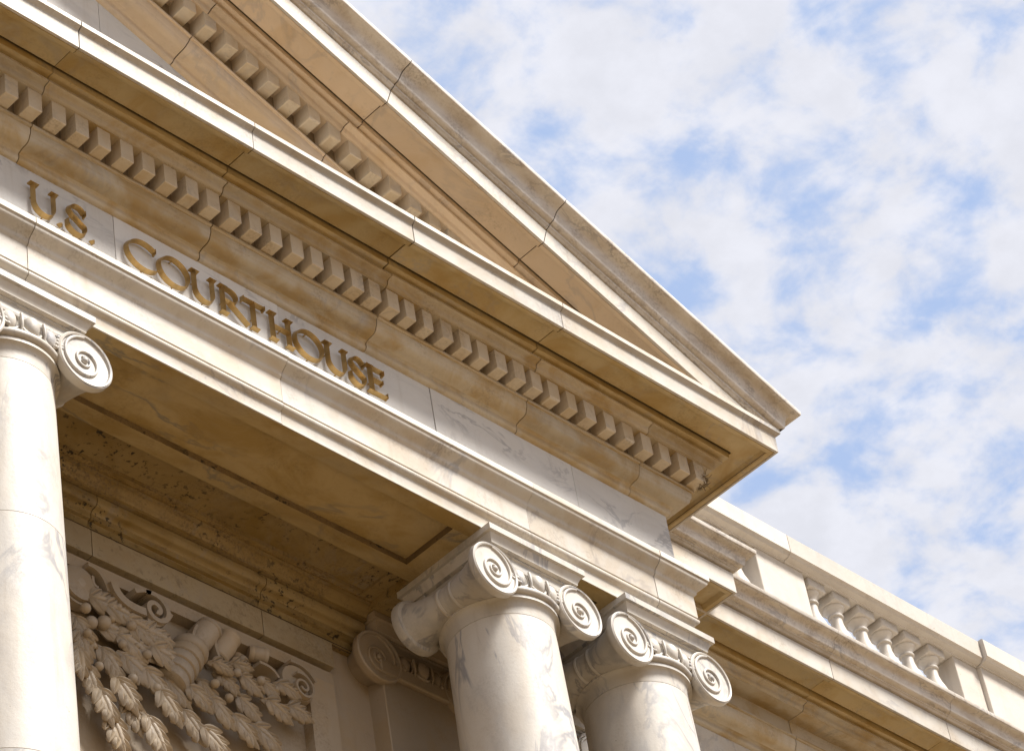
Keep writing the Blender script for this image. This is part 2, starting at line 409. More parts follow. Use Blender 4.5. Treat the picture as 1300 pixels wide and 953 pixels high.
# raking dentils: plumb sides, level undersides
for i in range(36):
    x = -2.625 - (i - 4) * .1737 if i > 0 else None
    x = -1.93 - i * .1737
    if x < -8: break
    w = .104 + rb.uniform(-.003, .003)
    zt_l = OZ + (-.078) / CA - (x - OX) * math.tan(AL); zt_r = zt_l - w * math.tan(AL)
    zb_ = OZ + (-.204) / CA - (x + w * .5 - OX) * math.tan(AL) + rb.uniform(-.004, .004)
    c = rb.choice([.004, .006, .014, .016]); p0, p1 = .118, .268
    mb = MB()
    R = []
    for k, s in ((0, c), (1, c * .35), (2, 0.0)):
        z = zb_ + (0, c * .3, c)[k]
        R.append([(x + s, -p1 + s, z), (x + w - s, -p1 + s, z), (x + w - s, -p0, z), (x + s, -p0, z)])
    R.append([(x, -p1, zt_l), (x + w, -p1, zt_r), (x + w, -p0, zt_r), (x, -p0, zt_l)])
    mb.rings([[(a, b, d + ZB) for a, b, d in r] for r in R])
    part(mb, 'dentil', M['dentil'], rbed, origin=(x, -.26, ZB + zb_), smooth=20)
# --- porch ceiling and inner wall architrave
mb = MB()
CZ = -.60
mb.box(-9.8, -1.999, .640, .975, ZB + CZ, ZB + CZ + .3)
P_CL = prof((-.950, CZ), (-.960, CZ - .022), (-.992, CZ - .024), (-.992, CZ - .040), (-1.012, CZ - .050), (-1.040, CZ - .104, 's', 6), (-1.046, CZ - .112), (-1.052, CZ - .118), (-1.052, CZ - .140), (-1.30, CZ - .140), (-1.30, CZ))
mv = MB(); mv.rings([[(x, -p, z + ZB) for p, z in P_CL] for x in (-9.8, -1.999)])
# cross moulding at the right end of the sunk ceiling bay
mb.rings([[(-1.999 - (.10 - .0), y, ZB + CZ - .022), (-1.95, y, ZB + CZ - .022), (-1.95, y, ZB + CZ), (-1.999 - .10, y, ZB + CZ)] for y in (.644, .960)])
mb.box(-1.999, -.02, .650, 1.30, ZB - .686, ZB - .3)
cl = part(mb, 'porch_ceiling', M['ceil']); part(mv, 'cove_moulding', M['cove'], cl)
P_WA = soften(prof((-1.6, -.744), (-1.078, -.744), (-1.074, -.772), (-1.098, -.818, 'h', 5), (-1.140, -.840, 'v', 4), (-1.143, -.842), (-1.143, -.876), (-1.172, -.880), (-1.176, -.925), (-1.154, -.962), (-1.6, -.962)), .002)
P_WF2 = soften(prof((-1.6, -.964), (-1.150, -.966), (-1.149, -1.163), (-1.215, -1.166), (-1.215, -1.204), (-1.6, -1.204)), .002)
mb = MB(); ent = [-9.8, -8.26, -6.905, -5.55, -4.193, -2.838]
for a, b in zip(ent, ent[1:] + [-1.999]):
    x1 = b - (0 if b == -1.999 else .006)
    dy = rb.uniform(-.002, .002)
    mb.rings([[(x, -p + dy, z + ZB) for p, z in P_WA] for x in (a, x1)])
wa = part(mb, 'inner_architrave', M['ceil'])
mb = MB()
for a, b in zip(ent, ent[1:] + [-2.25]):
    x1 = b - (0 if b == -2.25 else .006); mb.rings([[(x, -p, z + ZB) for p, z in P_WF2] for x in (a, x1)])
part(mb, 'inner_fascia', M['tan'], wa)
mb = MB(); Q = inset(P_WA, .014); mb.rings([[(x, -p, z + ZB) for p, z in Q] for x in (-9.8, -2.0)]); part(mb, 'mortar_bed', M['mortar'], wa)
# main wall with sunk panel (z -1.20 down)
mb = MB()
zt = ZB - 1.206
mb.box(-9.8, 0.60, 1.232, 1.9, ZB - 3.9, zt + .45)                 # wall plane behind the reliefs
mb.box(-9.8, -2.27, 1.152, 1.24, ZB - 1.312, ZB - 1.232); mb.box(-9.8, -2.27, 1.166, 1.24, ZB - 1.2318, zt)              # top rail of the panel frame
mb.box(-2.50, -2.27, 1.152, 1.24, ZB - 3.4, ZB - 1.3122)      # right stile
mb.box(-9.8, -2.27, 1.152, 1.24, ZB - 3.55, ZB - 3.4002)
mb.box(-5.15, -4.90, 1.152, 1.24, ZB - 3.4, ZB - 1.3122)
mb.box(-2.268, -.0, 1.205, 1.24, ZB - 3.9, ZB - .70)
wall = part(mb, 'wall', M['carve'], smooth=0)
# wing walls, podium, roof
mb = MB()
mb.box(-9.8, .925, 1.258, 9, ZB - 3.9, ZB + .37); mb.box(.925, 14, 1.545, 9, ZB - 3.9, ZB + .37)
part(mb, 'wing_wall', M['stone'], smooth=0)
mb = MB(); mb.box(-9.8, .90, 1.235, 9, 0, ZB - 3.902); mb.box(.902, 14, 1.52, 9, 0, ZB - 3.902); part(mb, 'lower_wall', M['brown'], smooth=0)  # unseen lower wall, its dark stone invented to cut bounce light
# entablature of the wall beside the portico (near ressaut) and of the wing
def sub(P, dz=0): return P
for nm, yf, xr, js, ret, yb in (('near', 1.258, .925, [-.2, .62], True, 1.9), ('wing', 1.545, 14.0, [-.2, 1.55, 2.353 + .0, 2.95, 4.35, 5.75, 7.15, 8.6, 10.2, 12], False, 4)):
    js2 = [j for j in js if j < xr]
    if nm == 'wing': js2 = [.2, 2.972, 4.40, 5.9, 7.4, 9.0, 10.6, 12.2]
    pre = 'ressaut_' if nm == 'near' else 'wing_'
    run(pre + 'architrave', P_ARCH, js2, M['stone'], xr=xr, yf=yf, yback=yb, ret=ret, core=False)
    run(pre + 'frieze', P_FRZ, js2, M['frieze'], xr=xr, yf=yf, yback=yb, ret=ret, core=False)
    run(pre + 'bed_moulding', P_BED, js2, M['cornice'], xr=xr, yf=yf, yback=yb, ret=ret, core=False)
    P_WF = soften(prof((.604, .8305), (.624, .830), (.626, 1.016), (.616, 1.019), (.616, 1.026), (-.60, 1.027), (-.60, .902), (.604, .902)), .003)
    P_WS = soften(prof((.616, 1.029), (.640, 1.030), (.648, 1.046), (.660, 1.050), (.660, 1.060), (.664, 1.062), (.700, 1.082, 'v', 6), (.708, 1.122), (.762, 1.162, 'h', 8), (.764, 1.166), (.774, 1.170), (.778, 1.206), (-.60, 1.215), (-.60, 1.029)), .003)
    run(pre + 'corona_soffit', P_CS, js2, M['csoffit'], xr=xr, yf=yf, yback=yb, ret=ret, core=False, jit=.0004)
    run(pre + 'corona', P_WF, js2, M['stone'], xr=xr, yf=yf, yback=yb, ret=ret, core=True, jit=.0004)
    run(pre + 'gutter_moulding', P_WS, js2, M['sima'], xr=xr, yf=yf, yback=yb, ret=ret, core=True, jit=.0004)
mb = MB(); mb.rings([[(OX - .1, y, ZB + 1.1), (-10, y, ZB + 1.1 + 10.5 * math.tan(AL)), (-10, y, ZB + 1.0), (OX - .1, y, ZB + 1.0)] for y in (.35, 8)])
part(mb, 'roof', M['roof'], smooth=0)
mb = MB(); mb.box(-10.5, 1.1, -.95, 1.3, 0, 5.2); mb.box(-10.7, 1.3, -1.15, 1.3, 4.9, 5.15)
for k in range(30): mb.box(-9.5, -2.4, -1.16 - .30 * (k + 1), -1.16 - .30 * k + .0, 0, 5.0 - .166 * (k + 1))
part(mb, 'podium', M['ground'], smooth=0)
# --- bird's nest twigs caught behind the last dentil
mb = MB(); rn = random.Random(4)
for k in range(150):
    c = Vector((.20 + rn.gauss(-.01, .018), -.225 + rn.gauss(0, .022), ZB + .63 + rn.gauss(0, .03)))
    d = Vector((rn.gauss(0, 1), rn.gauss(0, 1), rn.gauss(0, 1))).normalized() * rn.uniform(.015, .04)
    mid = c + Vector((rn.gauss(0, .01), rn.gauss(0, .01), rn.gauss(0, .01)))
    tube(mb, [c - d, mid, c + d], .0022, 4)
nest = mb.build('birds_nest', M['twig'], None, origin=(.2, -.2, ZB + .6))
tag(nest, 'tangle of dry twigs wedged behind the last dentil at the cornice corner', 'nest')
# ------------------------------------------------------------------ columns
def capital_parts(root, pilaster=False):
    """all coordinates local: column axis at x=0,y=0, z measured from the frieze line"""
    def lp(mb, name, mat, parent, smooth=35):
        o = mb.build(name, mat, parent, smooth=smooth); return o
    # abacus
    mb = MB(); h = .430
    A = [(h, -.692), (h, -.738), (h - .006, -.742), (h - .018, -.744), (h - .026, -.760), (h - .040, -.790), (h - .042, -.806), (h - .054, -.812), (h - .08, -.812)]
    mb.rings([[(-a, -a, z), (a, -a, z), (a, a, z), (-a, a, z)] for a, z in A]); lp(mb, 'abacus', M['column'], root, 50)
    fy = -.385; R0 = .195; ez = -1.010; ex = .380
    for sx in (-1, 1):
        mb = MB()
        # face discs front and back joined by the waisted bolster
        pr = [(.05, fy + .020), (R0 - .060, fy + .020), (R0 - .026, fy + .016), (R0 - .020, fy + .004), (R0 - .010, fy), (R0, fy + .008), (R0 + .002, fy + .045), (R0 - .008, fy + .062), (R0 - .030, fy + .070)]
        L = -2 * fy
        for i in range(1, 12):
            t = i / 12; pr.append((R0 - .032 - .062 * math.sin(PI * t) ** .8, fy + .072 + (L - .144) * t))
        for q, hh in list(reversed(pr[:9])): pr.append((q, -hh))
        lathe(mb, pr, (sx * ex, 0, ez), 44, 'y')
        for yy in (-.055, .055): lathe(mb, [(.100, yy - .014), (.106, yy - .012), (.110, yy), (.106, yy + .012), (.100, yy + .014)], (sx * ex, 0, ez), 36, 'y')
        v = lp(mb, 'volute', M['column'], root)
        for side in (-1, 1):
            mb = MB()
            pts = []; rr = []
            turns = 2.1; n = 80
            for i in range(n + 1):
                t = i / n; a = PI / 2 + (turns * 2 * PI) * t * (-sx) * (-1)
                r = .168 * math.exp(-t * turns * .98) + .006
                pts.append((sx * ex + r * math.cos(a) , side * (-fy - .016), ez + r * math.sin(a))); rr.append(.0120 - .0055 * t)
            tube(mb, pts, rr, 8)
            ball(mb, (sx * ex, side * (-fy - .014), ez), .021, 1, .9, 1)
            lp(mb, 'spiral', M['column'], v, 60)
    # channel band joining the volutes
    mb = MB()
    for side in (-1, 1):
        y0 = side * (-fy - .022); y1 = side * .25
        mb.rings([[(x, y0, -.812), (x, y0, -.826), (x, y0 - side * .012, -.832), (x, y0 - side * .012, -.890), (x, y0 - side * .0, -.896), (x, y0 - side * .004, -.912), (x, y0 - side * .03, -.918), (x, y1, -.918), (x, y1, -.812)] for x in (-ex, ex)])
    mb.box(-.36, .36, -.30, .30, -.93, -.812)
    lp(mb, 'channel', M['column'], root)
    # echinus with eggs and darts
    mb = MB()
    lathe(mb, [(.300, -.90), (.340, -.905), (.352, -.93), (.340, -.975), (.325, -1.03), (.33, -1.045)], (0, 0, 0), 48)
    e = lp(mb, 'echinus', M['column'], root)
    def onring(a, r, z): return Vector((r * math.sin(a), -r * math.cos(a), z))
    angs = [-.40, 0, .40] + [PI - .40, PI, PI + .40]
    for a in angs:
        mb = MB(); rot = Matrix.Rotation(a, 3, 'Z')
        ball(mb, onring(a, .372, -.970), .052, 1, .85, 1.38, 14, 10, rot)
        part_o = lp(mb, 'egg', M['column'], root, 60)
    for a in angs:
        mb = MB()
        pts = []; rr = []
        for i in range(17):
            t = -1 + 2 * i / 16; ph = t * PI * .62
            pts.append(onring(a + .205 * math.sin(ph) * (1.0 if abs(ph) < 1.5 else .97), .386 - .012 * abs(t), -.958 - .086 * math.cos(ph) * (1.0 if True else 1))); rr.append(.0125 - .004 * abs(t))
        tube(mb, pts, rr, 7)
        lp(mb, 'egg_rim', M['column'], e, 60)
    for a in (-.20, .20, PI - .20, PI + .20):
        mb = MB()
        tube(mb, [onring(a, .395, -.915), onring(a, .400, -.96), onring(a, .402, -1.01), onring(a, .385, -1.055)], [.010, .012, .009, .003], 6)
        lp(mb, 'dart', M['column'], e, 60)
    # palmettes springing from the volutes
    for side in (0, PI):
        for s in (-1, 1):
            mb = MB()
            for k in range(4):
                a0 = side + s * .70; a1 = side + s * (.60 - .035 * k)
                pts = [onring(a0, .41, -.885 + -.010 * k), onring(a0 - s * .06, .425, -.905 - .016 * k), onring((a0 + a1) / 2 - s * .04, .425, -.925 - .024 * k), onring(a1 - s * .08, .41, -.920 - .036 * k)]
                tube(mb, pts, [.008, .011, .014, .011], 7); ball(mb, pts[-1], .015)
            lp(mb, 'palmette', M['column'], e, 60)
def shaft_profile(zb):
    P = [(.30, -1.00), (.372, -1.030), (.392, -1.040), (.405, -1.048), (.411, -1.060), (.411, -1.072), (.404, -1.084), (.390, -1.092), (.380, -1.094), (.380, -1.100), (.388, -1.104), (.388, -1.124), (.380, -1.128)]
    P += [(.378 - .026 * math.sin(t / 5 * PI / 2), -1.130 - .085 * (1 - math.cos(t / 5 * PI / 2))) for t in range(1, 6)]
    P += [(.351, -1.2275), (.347, -1.2285), (.347, -1.2315), (.3515, -1.2325)]
    def ent(z): u = (z + 1.23) / (zb + 1.23); return .351 + .072 * (1 - (1 - u) ** 1.6) 
    z = -1.23
    for j in (-2.35, -3.9, -5.6, -7.2):
        for k in range(1, 5):
            zz = z + (j - z) * k / 5; P.append((ent(zz), zz))
        P += [(ent(j), j + .002), (ent(j) - .0035, j + .0008), (ent(j) - .0035, j - .0008), (ent(j), j - .002)]; z = j
    P += [(.424, zb + .40), (.45, zb + .37), (.45, zb + .34), (.49, zb + .30), (.50, zb + .26), (.47, zb + .22), (.47, zb + .18), (.55, zb + .14), (.56, zb + .08), (.52, zb + .001)]
    return P
ZF = 5.2 - ZB
def make_column():
    root = bpy.data.objects.new('column', None); COL.objects.link(root); root.empty_display_size = .3
    mb = MB(); lathe(mb, shaft_profile(ZF + .12), (0, 0, 0), 72); mb.build('shaft', M['column'], root)
    mb = MB(); mb.box(-.58, .58, -.58, .58, ZF, ZF + .12, .01); mb.build('plinth', M['column'], root)
    cap = bpy.data.objects.new('capital', None)
    capital_parts(root)
    # shift so that the empty sits at the base
    for ch in root.children: ch.location.z -= ZF
    return root
def copy_tree(o, parent=None):
    c = o.copy(); COL.objects.link(c); c.parent = parent
    for ch in o.children: copy_tree(ch, c)
    return c
col0 = make_column()
col0.location = (-1.56, .34, ZB + ZF)
tag(col0, 'veined white marble Ionic column, middle one of the three, below the end of the lettered frieze', 'column', 'Ionic columns of the portico')
c2 = copy_tree(col0); c2.location = (-.32, .34, ZB + ZF); tag(c2, 'rightmost marble Ionic column, under the outer corner of the portico beside the balustrade', 'column', 'Ionic columns of the portico')
c3 = copy_tree(col0); c3.location = (-5.57, .34, ZB + ZF); tag(c3, 'leftmost marble Ionic column with a thin joint line round its pale shaft', 'column', 'Ionic columns of the portico')
def make_pilaster():
    root = bpy.data.objects.new('pilaster', None); COL.objects.link(root)
    mb = MB(); mb.box(-.35, .35, -.35, .2, ZF + .12, -1.13, .006); mb.box(-.38, .38, -.38, .2, -1.13, -1.02, .01); mb.build('shaft', M['carve'], root)
    capital_parts(root)
    for ch in root.children: ch.location.z -= ZF
    return root
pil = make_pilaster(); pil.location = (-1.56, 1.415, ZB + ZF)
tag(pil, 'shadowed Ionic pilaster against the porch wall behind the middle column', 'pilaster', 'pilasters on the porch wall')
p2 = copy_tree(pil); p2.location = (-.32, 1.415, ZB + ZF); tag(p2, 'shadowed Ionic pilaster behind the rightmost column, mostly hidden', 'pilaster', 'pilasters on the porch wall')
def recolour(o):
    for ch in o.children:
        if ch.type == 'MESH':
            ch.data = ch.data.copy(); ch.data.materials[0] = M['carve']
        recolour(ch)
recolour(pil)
# ------------------------------------------------------------------ gilded letters
H = .235; Z0 = ZB - .004
def ribbon(mb, pts, ws, y0=-.018, y1=-.054, closed=False):
    P = [Vector(p) for p in pts]; n = len(P); ws = ws if isinstance(ws, list) else [ws] * n
    L, R = [], []
    for i in range(n):
        a = P[(i - 1) % n] if (closed or i > 0) else P[i]; b = P[(i + 1) % n] if (closed or i < n - 1) else P[i]
        t = (b - a).normalized(); nn = Vector((-t.y, t.x)) * ws[i] / 2
        L.append(P[i] + nn); R.append(P[i] - nn)
    rings = [[(l.x, y0 - .004, l.y), (p.x, y1, p.y), (r.x, y0 - .004, r.y), (r.x, y0, r.y), (l.x, y0, l.y)] for l, r, p in zip(L, R, P)]
    mb.rings(rings, loop=closed)
def pin(mb, x, z): lathe(mb, [(.005, -.030), (.005, .004)], (x, 0, z), 8, 'y')
def serif(mb, x, z, w=.062, t=.010): ribbon(mb, [(x - w / 2, z), (x + w / 2, z)], t)
def arcpts(cx, cz, rx, rz, a0, a1, n=24): return [(cx + rx * math.cos(math.radians(a0 + (a1 - a0) * i / n)), cz + rz * math.sin(math.radians(a0 + (a1 - a0) * i / n))) for i in range(n + 1)]
T, TH = .022, .016
def L_U(mb, xl, xr):
    r = (xr - xl) / 2; cx = (xl + xr) / 2; zc = Z0 + r * 1.05 + T / 2
    pts = [(xl, Z0 + H - .006), (xl, zc)] + arcpts(cx, zc, r, r * 1.05, 180, 360)[1:] + [(xr, Z0 + H - .006)]
    n = len(pts); ws = [T if i < n * .5 else T - (T - TH) * min(1, (i - n * .5) / (n * .3)) for i in range(n)]
    ribbon(mb, pts, ws); serif(mb, xl, Z0 + H - .006, .066); serif(mb, xr, Z0 + H - .006, .056); pin(mb, cx, Z0 + .012); pin(mb, xl, Z0 + H * .6)
def L_S(mb, x0, x1):
    cx = (x0 + x1) / 2; w = (x1 - x0) / 2; zt = Z0 + H * .76; zb = Z0 + H * .27
    pts = arcpts(cx + .004, zt, w * .82, H * .24, 20, 190, 16) + [(cx - w * .45, zt - H * .17), (cx, Z0 + H * .52), (cx + w * .5, zb + H * .15)] + arcpts(cx - .004, zb, w * .95, H * .27, 20, -165, 18)
    ribbon(mb, pts, TH + .006)
    ribbon(mb, [(pts[0][0] + .004, pts[0][1] + .022), (pts[0][0] + .004, pts[0][1] - .022)], .012); e = pts[-1]; ribbon(mb, [(e[0] - .002, e[1] - .012), (e[0] - .002, e[1] + .042)], .012)
    pin(mb, cx, Z0 + .02)
def L_dot(mb, x):
    z = Z0 + .018; s = .021
    mb.rings([[(x - s * k, y, z), (x, y, z - s * k), (x + s * k, y, z), (x, y, z + s * k)] for y, k in ((-.014, 1), (-.022, 1), (-.046, .04))])
def L_C(mb, x0, x1):
    r = (x1 - x0) * .62; cx = x0 + r; cz = Z0 + H / 2; pts = arcpts(cx, cz, r, H / 2 - .004, 48, 318, 34)
    n = len(pts); ws = [TH + (T - TH) * math.sin(PI * i / (n - 1)) for i in range(n)]; ribbon(mb, pts, ws)
    ribbon(mb, [(pts[0][0] + .002, pts[0][1] + .018), (pts[0][0] + .002, pts[0][1] - .024)], .012); pin(mb, cx, Z0 + .012)
def L_O(mb, x0, x1):
    r = (x1 - x0) / 2 - .006; cx = (x0 + x1) / 2; cz = Z0 + H / 2; pts = arcpts(cx, cz, r, H / 2 - .006, 0, 360, 44)[:-1]
    ws = [TH + (T - TH) * abs(math.cos(2 * PI * i / 44)) for i in range(44)]; ribbon(mb, pts, ws, closed=True); pin(mb, cx, Z0 + .012); pin(mb, cx, Z0 + H - .012)
def stem(mb, x, w=T): ribbon(mb, [(x, Z0 + .004), (x, Z0 + H - .004)], w); serif(mb, x, Z0 + .006); serif(mb, x, Z0 + H - .006)
def L_R(mb, x, xb, xl):
    stem(mb, x); zt = Z0 + H - .012; zm = Z0 + H * .50; r = (zt - zm) / 2
    ribbon(mb, [(x, zt), (xb - r, zt)] + arcpts(xb - r, (zt + zm) / 2, r, r, 90, -90, 14)[1:] + [(x, zm)], [TH] * 2 + [TH + .006] * 13 + [TH] * 2)
    ribbon(mb, [(x + .045, zm), (xl - .035, Z0 + .030), (xl, Z0 + .002)], TH + .005); pin(mb, x, Z0 + .1)
def L_T(mb, x0, x1, xs):
    ribbon(mb, [(xs, Z0 + .004), (xs, Z0 + H - .004)], T); serif(mb, xs, Z0 + .006); zt = Z0 + H - .012
    ribbon(mb, [(x0, zt), (x1, zt)], TH); ribbon(mb, [(x0 + .004, zt - .024), (x0 + .004, zt + .014)], .012); ribbon(mb, [(x1 - .004, zt - .024), (x1 - .004, zt + .014)], .012); pin(mb, xs, Z0 + .1)
def L_H(mb, xl, xr): stem(mb, xl); stem(mb, xr); ribbon(mb, [(xl, Z0 + H * .53), (xr, Z0 + H * .53)], TH * .8); pin(mb, (xl + xr) / 2, Z0 + H * .5)
def L_E(mb, x, xr):
    ribbon(mb, [(x, Z0 + .004), (x, Z0 + H - .004)], T); serif(mb, x - .012, Z0 + .006, .06); serif(mb, x - .012, Z0 + H - .006, .06)
    for z, xe, s in ((Z0 + H - .011, xr, -1), (Z0 + H * .53, xr - .018, 0), (Z0 + .011, xr + .008, 1)):
        ribbon(mb, [(x, z), (xe, z)], TH * .9)
        ribbon(mb, [(xe, z + (.010 if s < 0 else .018 if s == 0 else .032)), (xe, z - (.032 if s < 0 else .018 if s == 0 else .010))], .011)
    pin(mb, x, Z0 + .1)
LET = [('letter_u', L_U, (-5.536, -5.388), 'large gilded letter U, the first of the abbreviation U.S.'),
 ('full_stop', L_dot, (-5.339,), 'small gilded diamond full stop between the letters U and S'),
 ('letter_s', L_S, (-5.292, -5.150), 'gilded letter S of the abbreviation U.S., between two diamond stops'),
 ('full_stop', L_dot, (-5.100,), 'small gilded diamond full stop after the S of U.S.'),
 ('letter_c', L_C, (-4.843, -4.634), 'gilded letter C that begins the word COURTHOUSE'),
 ('letter_o', L_O, (-4.600, -4.358), 'gilded letter O between C and U, the first O of COURTHOUSE'),
 ('letter_u', L_U, (-4.313, -4.171), 'gilded letter U before the R in COURTHOUSE'),
 ('letter_r', L_R, (-4.088, -3.978, -3.895), 'gilded letter R in the middle of COURTHOUSE'),
 ('letter_t', L_T, (-3.930, -3.751, -3.841), 'gilded letter T between R and H in COURTHOUSE'),
 ('letter_h', L_H, (-3.687, -3.553), 'gilded letter H standing across a joint of the frieze slabs'),
 ('letter_o', L_O, (-3.510, -3.270), 'gilded letter O after the H, the second O of COURTHOUSE'),
 ('letter_u', L_U, (-3.227, -3.086), 'gilded letter U before the final SE of COURTHOUSE'),
 ('letter_s', L_S, (-3.044, -2.915), 'gilded letter S before the last E of COURTHOUSE'),
 ('letter_e', L_E, (-2.860, -2.752), 'gilded letter E that ends the word COURTHOUSE')]
for nm, fn, a, lab in LET:
    a = tuple(q + .031 for q in a); mb = MB(); fn(mb, *a)
    o = mb.build(nm, M['gilt'], None, origin=(sum(a[:2]) / len(a[:2]), -.04, Z0), smooth=40)
    tag(o, lab, 'letter', 'gilded letters of the frieze inscription')
# ------------------------------------------------------------------ balustrade on the wing
bal = empty('balustrade', (4.2, 1.31, ZB + 1.21), 'pale stone parapet balustrade with moulded coping on the wing roof edge', 'balustrade')
def bpart(mb, name, mat, parent=None, **kw):
    o = mb.build(name, mat, None, **kw); par = parent or bal; o.parent = par
    base = Vector((0, 0, 0)); q = par
    while q: base += q.location; q = q.parent
    o.location = Vector(o.location) - base; return o
mb = MB()
def coping(mb, xa, xb, dp=0.0):
    y0, y1 = 1.10 - dp, 1.52
    P = [(y0, 2.275), (y0, 2.450), (y0 + .012, 2.462), (y1 - .012, 2.462), (y1, 2.450), (y1, 2.275), (y1 - .02, 2.268), (y1 - .03, 2.25), (y1 - .07, 2.240), (y1 - .08, 2.225), (y0 + .085, 2.225), (y0 + .080, 2.236), (y0 + .055, 2.240), (y0 + .030, 2.248), (y0 + .020, 2.262), (y0 + .010, 2.272)]
    mb.rings([[(x, y, z + ZB) for y, z in P] for x in (xa, xb)])
coping(mb, -.5, 3.098); coping(mb, 3.105, 5.575); coping(mb, 5.580, 6.9, .045); coping(mb, 6.905, 9.4); coping(mb, 9.41, 12)
bpart(mb, 'coping', M['wing'])
mb = MB()
for a, b in ((-.5, 2.2), (2.206, 5.0), (5.006, 8.0), (8.006, 12)): mb.box(a, b, 1.17, 1.46, ZB + 1.212, ZB + 1.52, .006)
bpart(mb, 'plinth', M['wing'], smooth=20)
for x0, x1, fwd in ((2.745, 3.335, 0), (5.262, 5.585, 0), (5.587, 6.88, .04)):
    mb = MB(); mb.box(x0, x1, 1.195 - fwd, 1.43, ZB + 1.521, ZB + 2.226, .005); bpart(mb, 'pedestal', M['wing'], smooth=20)
BP = [(.088, 1.521), (.098, 1.535), (.098, 1.575), (.070, 1.600), (.052, 1.612), (.060, 1.625), (.092, 1.672), (.106, 1.730), (.106, 1.775), (.090, 1.835), (.066, 1.900), (.052, 1.965), (.050, 2.010), (.049, 2.034), (.064, 2.038), (.067, 2.048), (.064, 2.058), (.056, 2.062), (.058, 2.078), (.074, 2.105), (.084, 2.118), (.090, 2.124), (.090, 2.140), (.085, 2.144)]
BX = [3.507, 3.817, 4.129, 4.430, 4.722, 5.040]
def baluster(x, y=1.305):
    mb = MB(); lathe(mb, [(r, z + ZB) for r, z in BP], (x, y, 0), 28)
    mb.box(x - .104, x + .104, y - .104, y + .104, ZB + 2.140, ZB + 2.227, .006)
    return bpart(mb, 'baluster', M['wing'], origin=(x, y, ZB + 1.52), smooth=50)
b0 = baluster(BX[0])
for x in BX[1:] + [2.575, 2.265, 1.955, 1.645]:
    c = b0.copy(); COL.objects.link(c); c.parent = bal; c.location.x += x - BX[0]
# ------------------------------------------------------------------ carved relief on the porch wall
rel = empty('carved_relief', (-3.7, 1.23, ZB - 1.9), 'carved marble relief of scrolls, oak leaves and berries on the sunk porch wall panel', 'relief')
Cw = Vector((-13.900425, -10.0, 0.0)); Fpx = 4028.74
Rr = Vector((.70900706, -.69168047, -.1374304)); Ur = Vector((-.40243436, -.55688146, .72658766)); Wr = Vector((.57909894, .45984907, .67318887))
CAM = Vector((-13.900425, -10.0, ZB - 13.311825))
def wp(px, py, p=-1.16):      # photo measurement -> point on the wall plane at real distance
    d = Rr * ((px - 650) / Fpx) - Ur * ((py - 431) / Fpx) + Wr
    t = (-p + 10.0) / d.y; return CAM + d * t
def rpart(mb, name, **kw):
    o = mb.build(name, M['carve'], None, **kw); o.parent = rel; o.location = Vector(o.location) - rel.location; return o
def blade(mb, c, ang, L, W, lift, curl, base_h):
    """one pointed carved lobe: two swelling halves with a crease, tip curling off the wall"""
    ca, sa = math.cos(ang), math.sin(ang); n = 10; R = []
    for i in range(n + 1):
        t = i / n; w = W * .5 * max(.04, math.sin(PI * (t * .93 + .05)) ** .75) * (1 - .25 * t)
        h = base_h + lift * math.sin(PI * min(1, t * .75 + .1)) + curl * max(0, t - .75) * 2.5
        ring = []
        for s_, hh in ((-1, 0), (-.72, .010), (-.38, .017), (-.08, .010), (0, .001), (.08, .010), (.38, .017), (.72, .010), (1, 0), (.6, -.020), (-.6, -.020)):
            u = L * t; v = w * s_; k = min(1, w / (W * .25))
            ring.append(Vector(c) + Vector((ca * u - sa * v, -(h + hh * k), sa * u + ca * v)))
        R.append(ring)
    mb.rings(R)
def leaf(c, ang, L, Wd, seed, lift=.05):
    """oak-like leaf: a long centre lobe and pairs of side lobes"""
    r = random.Random(seed); mb = MB()
    blade(mb, c, ang, L, Wd * .62, lift, .03, .0)
    for t, a, l in ((.12, .75, .46), (.34, .66, .46), (.56, .52, .36)):
        for sgn in (-1, 1):
            o = Vector(c) + Vector((math.cos(ang), 0, math.sin(ang))) * (L * t)
            blade(mb, o + Vector((0, -lift * .6, 0)), ang + sgn * (a + r.uniform(-.12, .12)), L * l * r.uniform(.85, 1.1), Wd * .44, lift * .5, .02, -.004)
    rpart(mb, 'leaf', smooth=50)
def band(pts, width, thick=.018, name='scroll', bulge=.03, off=0.0):
    """strap of stone: centre line in the wall plane, standing out from the wall by width"""
    mb = MB(); P = [Vector(p) for p in pts]; n = len(P); rings = []
    for i in range(n):
        t = (P[min(i + 1, n - 1)] - P[max(i - 1, 0)]).normalized(); nn = Vector((-t.z, 0, t.x)) * (thick / 2)
        w = width[i] if isinstance(width, list) else width
        prof_ = []
        for s in (0, .25, .5, .75, 1): prof_.append(P[i] + nn * (1 + bulge * 20 * math.sin(PI * s) * .5) + Vector((0, -(off + w * s), 0)))
        for s in (1, .5, 0): prof_.append(P[i] - nn + Vector((0, -(off + w * s), 0)))
        rings.append(prof_)
    mb.rings(rings); rpart(mb, name, smooth=50)
def spiral_band(cx, cz, r0, r1, a0, turns, width, thick=.018, n=46, tail=None, y=1.22):
    pts = []
    for i in range(n + 1):
        t = i / n; a = a0 + turns * 2 * PI * t; r = r0 + (r1 - r0) * t ** .8; pts.append((cx + r * math.cos(a), y, cz + r * math.sin(a)))
    if tail: pts = [(p[0], y, p[2]) for p in tail] + pts
    band(pts, width, thick)
q = wp(99, 743); mb = MB(); ball(mb, (q.x, 1.20, q.z), .105, .95, .8, 1.15, 20, 14); lathe(mb, [(.085, -.12), (.120, -.11), (.125, -.04), (.125, 0)], (q.x, 1.24, q.z), 28, 'y'); rpart(mb, 'boss')
